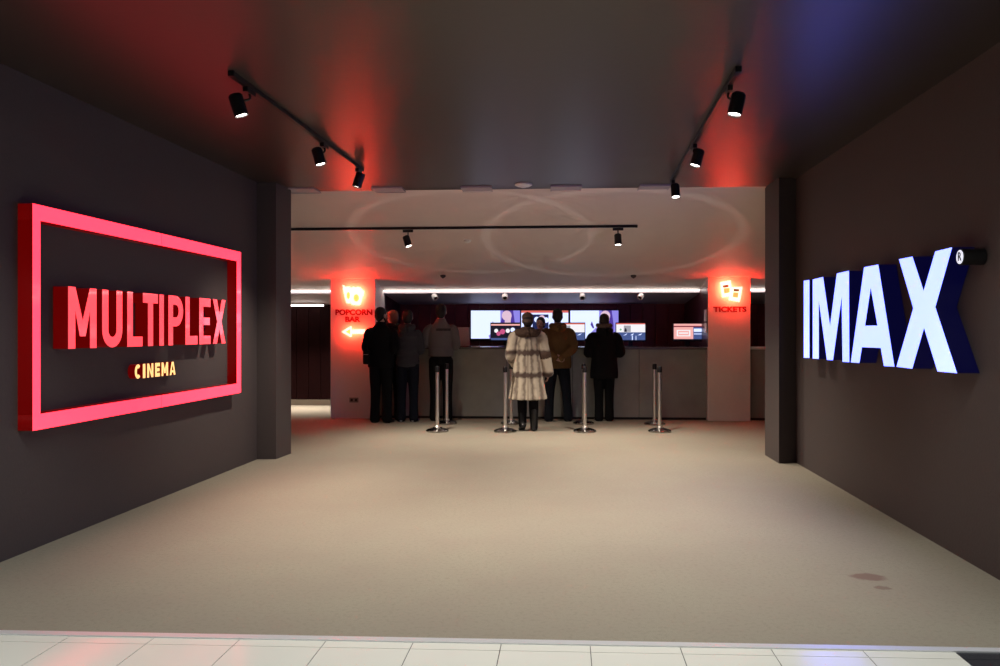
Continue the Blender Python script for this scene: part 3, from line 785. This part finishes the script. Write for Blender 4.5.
def base_body(bm, J):
    """one continuous nude figure; clothes are laid over it"""
    tube(bm, [(0,0,.93),(0,0,.98),(0,.005,1.10),(0,.005,1.25),(0,-.002,1.34),(0,-.005,1.41)], [(.11,.08),(.13,.09),(.115,.085),(.13,.092),(.125,.085),(.070,.062)], 20)
    hd = J['head']; nk = V((0, -.005, 1.44))
    tube(bm, [nk, V((0,.0,1.50)), hd+V((0,-.008,-.06))], [.062, .053, .055], 14)
    R = Matrix.Rotation(math.radians(J.get('turn', 0)), 4, 'Z') @ Matrix.Rotation(math.radians(J.get('nod', 0)), 4, 'X')
    def hp(x, y, z): return hd + (R @ V((x, y, z)))
    ell(bm, hd + R @ V((0,-.008,.018)), (.074,.092,.092), R, 20)
    ell(bm, hd + R @ V((0,.025,-.035)), (.055,.065,.072), R, 18)       # face
    ell(bm, hd + R @ V((0,.058,-.088)), (.026,.025,.020), R)           # chin
    tube(bm, [hp(0,.078,.012), hp(0,.098,-.022), hp(0,.090,-.034)], [.008, .013, .012], 8)   # nose
    for s in (-1, 1):
        ell(bm, hp(.076*s, -.005, -.012), (.010,.018,.030), R)         # ears
        ell(bm, hp(.035*s, .066, -.035), (.018,.014,.016), R)          # cheeks
        ell(bm, hp(.030*s, .076, .020), (.020,.010,.007), R)           # brows
        S, E, Wr = J['arm'][0 if s < 0 else 1]
        tube(bm, [V((.10*s,0,1.35)), S+V((-.022*s,0,-.05)), (S+E)/2, E, (E+Wr)/2, Wr], [.048, .046, .042, .036, .034, .024], 12)
        hdir = J['hand'][0 if s < 0 else 1]
        hand(bm, Wr, *hdir)
        A = J['foot'][0 if s < 0 else 1]; Kn = J['knee'][0 if s < 0 else 1]
        tube(bm, [V((.085*s,0,.90)), V((.09*s,0,.80)), (V((.09*s,0,.80))+Kn)/2, Kn, Kn*.6+A*.4, A], [.070, .072, .062, .050, .048, .034], 14)
        tube(bm, [A+V((0,-.02,-.02)), A+V((0,.05,-.045)), A+V((0,.13,-.055))], [(.032,.035),(.038,.024),(.035,.016)], 10)
    return R, hp
def arms_default(): return None
def person(label, X, Y, H, face, J, wear, group=None):
    k = H/1.75
    root = empty('person', label=label, cat='person', group=group)
    root.matrix_world = Matrix.Translation((X, Y, 0)) @ Matrix.Rotation(math.radians(face), 4, 'Z') @ Matrix.Scale(k, 4)
    J.setdefault('head', V((0, .01, 1.64)))
    J.setdefault('foot', (V((-.10, 0, .085)), V((.10, 0, .085))))
    J.setdefault('knee', (V((-.095, .015, .48)), V((.095, .015, .48))))
    dn = (V((0,0,-1)), V((0,1,0)))
    J.setdefault('hand', (((0,.3,-1),(1,0,0),(0,1,0)), ((0,.3,-1),(-1,0,0),(0,1,0))))
    bm = bmesh.new(); R, hp = base_body(bm, J)
    body = obj('body', merged(bm, .0065, 3), SKINM, root)
    bm = bmesh.new()
    for s in (-1, 1):
        ell(bm, hp(.030*s, .076, .004), (.012,.008,.0055), R, 12)
    obj('eyes', bm, EYEW, body, smooth=True)
    bm = bmesh.new()
    for s in (-1, 1): ell(bm, hp(.030*s, .0815, .004), (.0055,.004,.0052), R, 10)
    obj('irises', bm, IRIS, body, smooth=True)
    bm = bmesh.new(); ell(bm, hp(0, .081, -.058), (.021,.007,.006), R, 12); obj('lips', bm, LIP, body, smooth=True)
    for fn in wear: fn(root, J, R, hp)
    return root
# --- garments
def trousers(m, flare=.0, ank=.075):
    def f(root, J, R, hp):
        bm = bmesh.new()
        tube(bm, [(0,0,.90),(0,0,.98),(0,0,1.04)], [(.165,.125),(.160,.12),(.15,.112)], 20)
        for i, s in enumerate((-1, 1)):
            A, K_ = J['foot'][i], J['knee'][i]; hipp = V((.085*s, 0, .90))
            tube(bm, [hipp, (hipp+K_)/2, K_, (K_+A)/2, A+V((0,0,.01)), A+V((0,.005,-.035))], [(.10,.112),(.092,.10),(.076,.082),(.07,.075),(ank,ank+.004),(ank,ank+.006)], 18)
        obj('trousers', merged(bm, .009, 2), m, root)
    return f
def shoes(m, high=False):
    def f(root, J, R, hp):
        for i, s in enumerate((-1, 1)):
            A = J['foot'][i]; bm = bmesh.new()
            yaw = Matrix.Rotation(math.radians(-8*s), 4, 'Z'); nod = Matrix.Rotation(math.radians(J.get('heel', (0, 0))[i]), 4, 'X')
            def q(x, y, z): return A + (yaw @ (nod @ V((x, y, z))))
            tube(bm, [q(0,-.045,-.052), q(0,.03,-.054), q(0,.11,-.06), q(0,.175,-.066)], [(.036,.033),(.041,.034),(.047,.027),(.036,.018)], 14)
            tube(bm, [q(0,-.015,-.02), q(0,-.02,.04 if not high else .22)], [(.044,.05),(.042,.048)], 14)
            if high: tube(bm, [q(0,-.055,-.078), q(0,-.05,-.05)], [.02,.024], 10)
            o = obj('shoe', merged(bm, .007, 2), m, root)
            bm = bmesh.new(); 
            tube(bm, [q(0,-.05,-.079), q(0,.03,-.079), q(0,.11,-.079), q(0,.175,-.079)], [(.038,.006),(.04,.006),(.047,.006),(.034,.006)], 14)
            obj('sole', bm, DARK, o)
    return f
def jacket(m, hem=.86, wide=.19, deep=.15, name='jacket', puff=0.0, sleeve=(.078,.068,.058), rings=None, hood=False, waist=1.0, cuffs=True):
    def f(root, J, R, hp):
        bm = bmesh.new()
        a, d = wide, deep
        tube(bm, [(0,0,hem),(0,0,hem+.10),(0,0,1.10),(0,0,1.28),(0,-.005,1.375),(0,-.01,1.45),(0,-.008,1.51)],
             [(a,d),(a*1.02,d*1.02),(a*.97*waist,d*.95*waist),(a*1.0,d*.98),(a*.98,d*.86),(a*.60,d*.66),(.072,.075)], 28, cap=False)
        if rings:
            for z in rings: tube(bm, [(0,0,z-.02),(0,0,z),(0,0,z+.02)], [(a*1.0,d*1.0),(a*1.06,d*1.08),(a*1.0,d*1.0)], 28)
        for i, s in enumerate((-1, 1)):
            S, E, W_ = J['arm'][i]; r0, r1, r2 = sleeve
            tube(bm, [V((.09*s,-.003,1.385)), S+V((-.012*s,0,-.032)), (S+E)/2, E, (E+W_)/2, W_], [(r0*.80), r0*.97, (r0+r1)/2, r1, (r1+r2)/2, r2], 16)
            if puff:
                for t_ in (.25, .5, .75):
                    c = S.lerp(E, t_); ell(bm, c, (r0+puff, r0+puff, .05))
        if hood:
            tube(bm, [(-.08,.03,1.50),(-.09,-.06,1.48),(0,-.12,1.46),(.09,-.06,1.48),(.08,.03,1.50)], [.04,.05,.06,.05,.04], 14)
        jk = obj(name, merged(bm, .009, 4), m, root)
        bm = bmesh.new(); tube(bm, [(0,-.005,1.475),(0,0,1.53)], [(.085,.085),(.074,.078)], 20, cap=False); obj('collar', merged(bm, .008, 1), m, jk)
        if cuffs:
            for i, s in enumerate((-1, 1)):
                S, E, W_ = J['arm'][i]; dd = (W_-E).normalized()
                bm = bmesh.new(); tube(bm, [W_-dd*.045, W_+dd*.004], [sleeve[2]*1.03]*2, 16, cap=False); obj('cuff', bm, m, jk, smooth=True)
        return jk
    return f
def hair(m, kind='short'):
    def f(root, J, R, hp):
        bm = bmesh.new()
        ell(bm, hp(0,-.020,.034), (.083,.094,.090), R, 20)
        ell(bm, hp(0,-.040,-.010), (.080,.068,.085), R, 18); ell(bm, hp(0,-.045,-.065), (.058,.038,.040), R, 14)
        if kind == 'bob':
            ell(bm, hp(0,-.035,-.05), (.086,.068,.085), R, 18)
            for s in (-1, 1): tube(bm, [hp(.07*s,.0,.04), hp(.082*s,.0,-.03), hp(.075*s,.0,-.10)], [.022,.026,.018], 10)
        if kind == 'bun': ell(bm, hp(0,-.10,.06), (.04,.04,.04), R)
        if kind == 'fringe': tube(bm, [hp(-.06,.05,.07), hp(0,.075,.075), hp(.06,.05,.07)], [.02,.022,.02], 10)
        obj('hair', merged(bm, .007, 2), m, root)
    return f
cloth = lambda n, c, r=.85, ns=.18, sc=35: mat(n, c, r, noise=ns, nscale=sc, bump=.3, spec=.2)
BLACKC = cloth('black_cloth', (.0035,.0035,.0045)); NAVY = cloth('navy_cloth', (.005,.007,.012)); JEANS = cloth('dark_denim', (.006,.008,.015))
HAIRD = mat('dark_hair', (.005,.004,.004), .7, noise=.4, nscale=90, bump=.4); HAIRB = mat('brown_hair', (.016,.009,.007), .7, noise=.4, nscale=90, bump=.4)
HAIRR = mat('auburn_hair', (.22,.075,.045), .5, noise=.4, nscale=90, bump=.4)
GREYJ = cloth('grey_quilted', (.05,.049,.055)); SHOEB = mat('black_leather', (.010,.010,.010), .35, noise=.2)
BROWN = cloth('ochre_brown_cloth', (.135,.073,.026)); WHITES = cloth('white_trainer', (.5,.5,.5))
def armset(l, r): return (tuple(V(p) for p in l), tuple(V(p) for p in r))
FR_L = ((-.205,0,1.40), (-.245,-.03,1.13), (-.12,.19,1.16)); FR_R = ((.205,0,1.40), (.245,-.03,1.13), (.12,.19,1.16))
DN_L = ((-.205,0,1.40), (-.25,-.02,1.12), (-.235,.06,.87)); DN_R = ((.205,0,1.40), (.25,-.02,1.12), (.235,.06,.87))
def fw(sx): return ((-.3*sx if 0 else 0, 1, 0), (0,0,-1), (-sx*1.0,0,0))
HF = (((.2,1,0),(0,0,-1),(1,0,0)), ((-.2,1,0),(0,0,-1),(-1,0,0)))
def wx(px, Y): return (px-500)/F*Y

# A: dark jacket with shoulder bag
def bag(root, J, R, hp):
    pass
pA = person('person with short dark hair in a black jacket beside the popcorn bar column', wx(381, 12.66), 12.66, 1.82, -14,
   dict(arm=armset(((-.195,0,1.40), (-.225,-.03,1.13), (-.11,.19,1.16)), ((.195,0,1.40), (.225,-.03,1.13), (.11,.19,1.16))), hand=HF, turn=-22), [trousers(BLACKC), shoes(SHOEB), jacket(BLACKC, hem=.84, wide=.205, deep=.15, sleeve=(.08,.072,.058)), hair(HAIRD)])
# hip bag hanging at the left of A
t = empty('shoulder_bag', label='small black bag with a pale zip at the hip of the person beside the column', cat='bag'); t.location = (wx(368, 12.6)-.01, 12.58, .93)
bm = bmesh.new(); box(bm, -.05, .05, -.13, .13, 0, .22, bev=.03); obj('bag_body', bm, BLACKC, t)
bm = bmesh.new(); box(bm, -.053, -.049, -.10, .10, .15, .156); box(bm, -.04, .04, -.134, -.129, .15, .158); obj('zip', bm, mat('zip_grey', (.3,.3,.3), .4), t)
bm = bmesh.new(); tube(bm, [(0,-.10,.20),(.05,-.16,.40),(.17,-.155,.62),(.26,-.02,.73),(.24,.16,.60),(.06,.15,.38),(0,.10,.2)], [(.014,.004)]*7, 8); obj('strap', bm, BLACKC, t)
# B: between, auburn hair, dark scarf
def scarf(m):
    def f(root, J, R, hp):
        bm = bmesh.new()
        pts = [V((.095*math.cos(a), .01+.09*math.sin(a), 1.50+.012*math.sin(2*a))) for a in [k*2*PI/10 for k in range(11)]]
        tube(bm, pts, [(.042,.042)]*11, 12); obj('scarf', merged(bm, .008, 2), m, root)
    return f
pB = person('person with reddish hair and dark scarf standing between two others by the column', wx(392.5, 13.0), 13.0, 1.78, 20,
   dict(arm=armset(((-.17,0,1.40),(-.19,.03,1.15),(-.08,.16,1.2)), ((.17,0,1.40),(.19,.03,1.15),(.08,.16,1.2))), hand=HF, turn=24),
   [trousers(BLACKC), shoes(SHOEB), jacket(BLACKC, hem=.80, wide=.165, deep=.13, sleeve=(.07,.062,.052)), hair(HAIRR, 'fringe'), scarf(cloth('black_scarf', (.012,.010,.012)))])
# C: grey quilted jacket with hood, jeans
pC = person('person in a grey quilted jacket with hood and dark jeans beside the red-haired person', wx(407.5, 12.80), 12.80, 1.78, -3,
   dict(arm=armset(((-.175,0,1.40), (-.20,-.01,1.13), (-.10,.20,1.2)), ((.175,0,1.40), (.205,-.01,1.12), (.12,.19,1.2))), hand=HF, turn=8),
   [trousers(JEANS), shoes(WHITES), jacket(GREYJ, hem=.87, wide=.18, deep=.145, sleeve=(.078,.07,.056), rings=(.95,1.05,1.15,1.25,1.34), hood=True), hair(HAIRD)])
# D: pale sweatshirt with a dark line of lettering across the back
ms, nt, b = node_mat('pale_sweatshirt')
tc = nt.nodes.new('ShaderNodeTexCoord'); sp = nt.nodes.new('ShaderNodeSeparateXYZ'); nt.links.new(tc.outputs['Object'], sp.inputs[0])
def mth(op, a, b_=None, clamp=False):
    n = nt.nodes.new('ShaderNodeMath'); n.operation = op; n.use_clamp = clamp
    for i, v in enumerate((a, b_)):
        if v is None: continue
        if isinstance(v, (int, float)): n.inputs[i].default_value = v
        else: nt.links.new(v, n.inputs[i])
    return n.outputs[0]
inx = mth('MULTIPLY', mth('GREATER_THAN', sp.outputs['X'], -.06), mth('LESS_THAN', sp.outputs['X'], .155))
inz = mth('MULTIPLY', mth('GREATER_THAN', sp.outputs['Z'], 1.352), mth('LESS_THAN', sp.outputs['Z'], 1.388))
iny = mth('LESS_THAN', sp.outputs['Y'], 0.0)
wv = mth('GREATER_THAN', mth('FRACT', mth('MULTIPLY', sp.outputs['X'], 55.0)), .15)
fac = mth('MULTIPLY', mth('MULTIPLY', inx, mth('MULTIPLY', inz, wv)), iny)
mx = nt.nodes.new('ShaderNodeMix'); mx.data_type = 'RGBA'; mx.inputs['A'].default_value = (.135,.12,.118,1); mx.inputs['B'].default_value = (.02,.018,.018,1)
nt.links.new(fac, mx.inputs['Factor']); nt.links.new(mx.outputs['Result'], b.inputs['Base Color']); b.inputs['Roughness'].default_value = .9
pD = person('tall person in a pale sweatshirt with a dark lettering line across the back', wx(441, 12.93), 12.93, 1.88, -3,
   dict(arm=armset(((-.19,0,1.40),(-.245,.02,1.15),(-.18,.22,1.24)), ((.19,0,1.40),(.225,.0,1.13),(.15,.24,1.16))), hand=HF),
   [trousers(BLACKC), shoes(SHOEB), jacket(ms, hem=.97, wide=.19, deep=.14, name='sweatshirt', sleeve=(.078,.068,.054)), hair(HAIRB)])
# brown jacket man, hands clasped behind the back
pM = person('person in an ochre brown jacket with hands clasped behind the back', wx(557.5, 12.83), 12.83, 1.80, 1,
   dict(arm=armset(((-.195,-.01,1.40), (-.225,-.10,1.15), (-.055,-.205,.995)), ((.195,-.01,1.40), (.225,-.10,1.15), (.045,-.205,.985))),
        hand=(((1,-.1,-.25),(0,-1,0),(0,0,1)), ((-1,-.35,.1),(0,1,0),(0,0,1))),
        foot=(V((-.135,0,.085)), V((.165,0,.085))), knee=(V((-.12,.0,.48)), V((.135,.0,.48)))),
   [trousers(NAVY), shoes(SHOEB), jacket(BROWN, hem=.83, wide=.215, deep=.165, sleeve=(.092,.082,.062), hood=True), hair(HAIRD)])
# black coat with fur-trimmed hood
def fur_hood(root, J, R, hp):
    bm = bmesh.new(); pts = []
    for k in range(13):
        a = -.45*PI + k*(1.9*PI)/12
        pts.append(hp(.085*math.sin(a*1.0), -.055, -.055-.05*math.cos(a)))
    tube(bm, [hp(-.10,.02,-.07), hp(-.085,-.06,-.08), hp(0,-.105,-.085), hp(.085,-.06,-.08), hp(.10,.02,-.07)], [.03,.034,.038,.034,.03], 12)
    me = merged(bm, .008, 1)
    for v in me.vertices: v.co += v.normal*random.uniform(-.004, .010)
    obj('fur_trim', me, cloth('fur_trim', (.16,.115,.085)), root)
def longcoat(m, hem, name='coat'):
    return jacket(m, hem=hem, wide=.225, deep=.165, name=name, sleeve=(.09,.08,.062), waist=.95, hood=True)
pK = person('person in a knee-length black coat with a fur-trimmed hood at the counter', wx(604, 12.9), 12.88, 1.72, 2,
   dict(arm=armset(((-.205,0,1.40), (-.26,-.02,1.12), (-.22,.20,1.13)), ((.205,0,1.40), (.265,-.02,1.12), (.16,.2,1.13))), hand=HF,
        foot=(V((-.085,0,.085)), V((.085,0,.085))), knee=(V((-.085,.01,.48)), V((.085,.01,.48)))),
   [trousers(BLACKC), shoes(SHOEB), longcoat(BLACKC, .70), hair(HAIRB), fur_hood])
# woman in the cream fur coat
mf, nt, b = node_mat('cream_fur')
tc = nt.nodes.new('ShaderNodeTexCoord'); sp = nt.nodes.new('ShaderNodeSeparateXYZ'); nt.links.new(tc.outputs['Object'], sp.inputs[0])
nz = nt.nodes.new('ShaderNodeTexNoise'); nz.inputs['Scale'].default_value = 9; nt.links.new(tc.outputs['Object'], nz.inputs['Vector'])
zz = mth('ADD', sp.outputs['Z'], mth('MULTIPLY', nz.outputs['Fac'], .05))
def band(c, w):
    d_ = mth('ABSOLUTE', mth('SUBTRACT', zz, c)); return mth('SUBTRACT', 1.0, mth('DIVIDE', d_, w), True)
bands = mth('ADD', band(1.19, .055), band(.86, .05), True)
mid_ = mth('MULTIPLY', mth('SUBTRACT', 1.0, mth('DIVIDE', mth('ABSOLUTE', sp.outputs['X']), .020), True), .55)
# vertical pelt shading on the pelts' seams
ang = mth('ARCTAN2', sp.outputs['X'], mth('MULTIPLY', sp.outputs['Y'], -1.0)); ang = mth('ADD', ang, mth('MULTIPLY', nz.outputs['Fac'], .5))
st = mth('POWER', mth('ABSOLUTE', mth('COSINE', mth('MULTIPLY', ang, 5.0))), 4.0)
tot_ = mth('ADD', mth('MULTIPLY', bands, 1.3), mth('ADD', mid_, mth('MULTIPLY', st, .7)), True)
mx = nt.nodes.new('ShaderNodeMix'); mx.data_type = 'RGBA'; mx.inputs['A'].default_value = (.50,.43,.33,1); mx.inputs['B'].default_value = (.07,.04,.03,1)
nt.links.new(tot_, mx.inputs['Factor']); nt.links.new(mx.outputs['Result'], b.inputs['Base Color']); b.inputs['Roughness'].default_value = .9
b.inputs['Sheen Weight'].default_value = .3
def furcoat(root, J, R, hp):
    bm = bmesh.new()
    prof = [(.47,.282,.225),(.60,.258,.205),(.75,.232,.185),(.845,.222,.175),(.90,.218,.17),(1.05,.20,.158),(1.185,.185,.148),(1.30,.185,.142),(1.40,.17,.12),(1.46,.11,.09),(1.50,.07,.07)]
    seg = 96; rings = []
    for z, a, d in prof:
        amp = .055*max(0, (1.15-z)/.7)
        rings.append([bm.verts.new((a*math.cos(t_)*(1+amp*math.cos(13*t_+1)), d*math.sin(t_)*(1+amp*math.cos(13*t_+1)), z)) for t_ in [2*PI*i/seg for i in range(seg)]])
    for A, B in zip(rings, rings[1:]):
        for i in range(seg): bm.faces.new((A[i], A[(i+1)%seg], B[(i+1)%seg], B[i]))
    bm.faces.new(rings[0][::-1]); bm.faces.new(rings[-1])
    for i, s in enumerate((-1, 1)):
        S, E, W_ = J['arm'][i]
        tube(bm, [V((.10*s,0,1.39)), S, (S+E)/2, E, (E+W_)/2, W_], [.085, .095, .092, .090, .090, .088], 18)
    me = merged(bm, .009, 3)
    for v in me.vertices: v.co += v.normal*random.uniform(-.002, .003)
    o = obj('fur_coat', me, mf, root)
    bm = bmesh.new()
    tube(bm, [(-.10,.09,1.44),(-.15,-.01,1.455),(-.09,-.095,1.45),(0,-.115,1.445),(.09,-.095,1.45),(.15,-.01,1.455),(.10,.09,1.44)], [.045,.055,.055,.055,.055,.055,.045], 14)
    tube(bm, [(-.06,.05,1.50),(-.065,-.05,1.51),(0,-.075,1.51),(.065,-.05,1.51),(.06,.05,1.50)], [.032]*5, 12)
    me = merged(bm, .009, 1)
    for v in me.vertices: v.co += v.normal*random.uniform(-.004, .008)
    obj('fur_collar', me, cloth('brown_fur', (.075,.045,.032)), o)
    for i in (0, 1):
        S, E, W_ = J['arm'][i]; dd = (W_-E).normalized(); c = E if i else E.lerp(W_, .2)
        bm = bmesh.new(); tube(bm, [c-dd*.02, c+dd*.02], [(.096),(.096)], 18); obj('sleeve_band', bm, MATS['brown_fur'], o, smooth=True)
def beret(root, J, R, hp):
    bm = bmesh.new(); ell(bm, hp(0,-.012,.05), (.088,.10,.075), R, 20); ell(bm, hp(0,-.03,.0), (.084,.085,.07), R, 18)
    tube(bm, [hp(0,.0,.12), hp(0,.0,.135)], [.006,.005], 8)
    obj('knitted_hat', merged(bm, .007, 2), cloth('taupe_knit', (.11,.075,.06)), root)
pW = person('woman in a cream fur coat with dark brown bands, waiting behind the barrier posts', wx(527.5, 11.65), 11.65, 1.71, 0,
   dict(arm=armset(((-.19,0,1.39), (-.245,.0,1.13), (-.16,.16,.99)), ((.19,0,1.39), (.255,-.01,1.12), (.305,.03,.86))), turn=6,
        foot=(V((-.075,-.02,.12)), V((.095,-.04,.085))), knee=(V((-.08,.04,.49)), V((.09,.0,.48))), heel=(-18, 0)),
   [trousers(BLACKC, ank=.058), shoes(SHOEB, True), hair(HAIRB), furcoat, beret])
# cashier facing the customers
pS = person('cashier with dark hair behind the counter, face seen between the fur coat and brown jacket', wx(540.5, 14.05), 14.05, 1.685, 172,
   dict(arm=armset(((-.19,0,1.38), (-.22,.04,1.14), (-.13,.20,1.20)), ((.19,0,1.38), (.22,.04,1.14), (.13,.20,1.20))), hand=HF, turn=-14, nod=-4),
   [trousers(BLACKC), shoes(SHOEB), jacket(cloth('dark_red_shirt', (.05,.02,.03)), hem=.92, wide=.17, deep=.13, name='shirt', sleeve=(.068,.058,.045)), hair(HAIRD, 'bun')])

# ------------------------------------------------------------------ light
def area(name, loc, tgt, sx, sy, e, col):
    ld = bpy.data.lights.new(name, 'AREA'); ld.shape = 'RECTANGLE'; ld.size = sx; ld.size_y = sy; ld.energy = e; ld.color = col
    o = bpy.data.objects.new(name, ld); C.objects.link(o)
    o.matrix_world = Matrix.Translation(loc) @ (V(loc)-V(tgt)).to_track_quat('Z', 'Y').to_matrix().to_4x4()
    return o
# ceiling luminaires of the mall in front of the tunnel (behind the camera and above the mouth)
area('mall_luminaire', (0, 2.7, 4.3), (0, 2.7, 0), 8, .5, 190, (.98, 1, .93))
area('mall_luminaire', (0, -1.0, 4.3), (0, -1.0, 0), 8, .8, 90, (1, .97, .92))
# strip light over the passage
p = lob(-4.2, 1.86, 1.90); area('passage_lamp', p, (p.x, p.y-.35, 0), 3.0, .06, 45, (1, .88, .76)).data.spread = math.radians(80)
# monitors and back room downlights are emissive meshes; the service area has a faint violet cast from the screens
w = bpy.data.worlds.new('world'); bpy.context.scene.world = w; w.use_nodes = True
w.node_tree.nodes['Background'].inputs['Color'].default_value = (.9, .88, .95, 1); w.node_tree.nodes['Background'].inputs['Strength'].default_value = .012

# unseen lamps added to throw rings onto the ceiling, imitating reflections off post bases
def ring_light(x, y, tilt, c0, wdt, e, col=(1, .88, .78)):
    ld = bpy.data.lights.new('added_ring_lamp', 'POINT'); ld.energy = e; ld.color = col; ld.shadow_soft_size = 0
    ld.use_nodes = True; nt = ld.node_tree; em_ = nt.nodes['Emission']
    g = nt.nodes.new('ShaderNodeNewGeometry'); vt = nt.nodes.new('ShaderNodeVectorTransform')
    vt.vector_type = 'VECTOR'; vt.convert_from = 'WORLD'; vt.convert_to = 'OBJECT'
    tc = nt.nodes.new('ShaderNodeTexCoord'); nm = nt.nodes.new('ShaderNodeVectorMath'); nm.operation = 'NORMALIZE'
    nt.links.new(tc.outputs['Normal'], nm.inputs[0])
    dt = nt.nodes.new('ShaderNodeVectorMath'); dt.operation = 'DOT_PRODUCT'; nt.links.new(nm.outputs[0], dt.inputs[0])
    dt.inputs[1].default_value = V(tilt).normalized()
    def m_(op, a, b_, clamp=False):
        n = nt.nodes.new('ShaderNodeMath'); n.operation = op; n.use_clamp = clamp
        for i, v in enumerate((a, b_)):
            if isinstance(v, (int, float)): n.inputs[i].default_value = v
            else: nt.links.new(v, n.inputs[i])
        return n.outputs[0]
    ac = m_('ARCCOSINE', dt.outputs['Value'], 0.0)
    a = m_('SUBTRACT', 1.0, m_('DIVIDE', m_('ABSOLUTE', m_('SUBTRACT', ac, c0), 0.0), wdt), True)
    nt.links.new(m_('MULTIPLY', a, 1.0), em_.inputs['Strength'])
    o = bpy.data.objects.new('added_ring_lamp', ld); C.objects.link(o); o.location = (x, y, .3)
    return o
ring_light(-.25, 10.55, (-.04, .24, 1), .58, .022, 32)
ring_light(1.35, 10.55, (.06, .24, 1), .61, .028, 32)
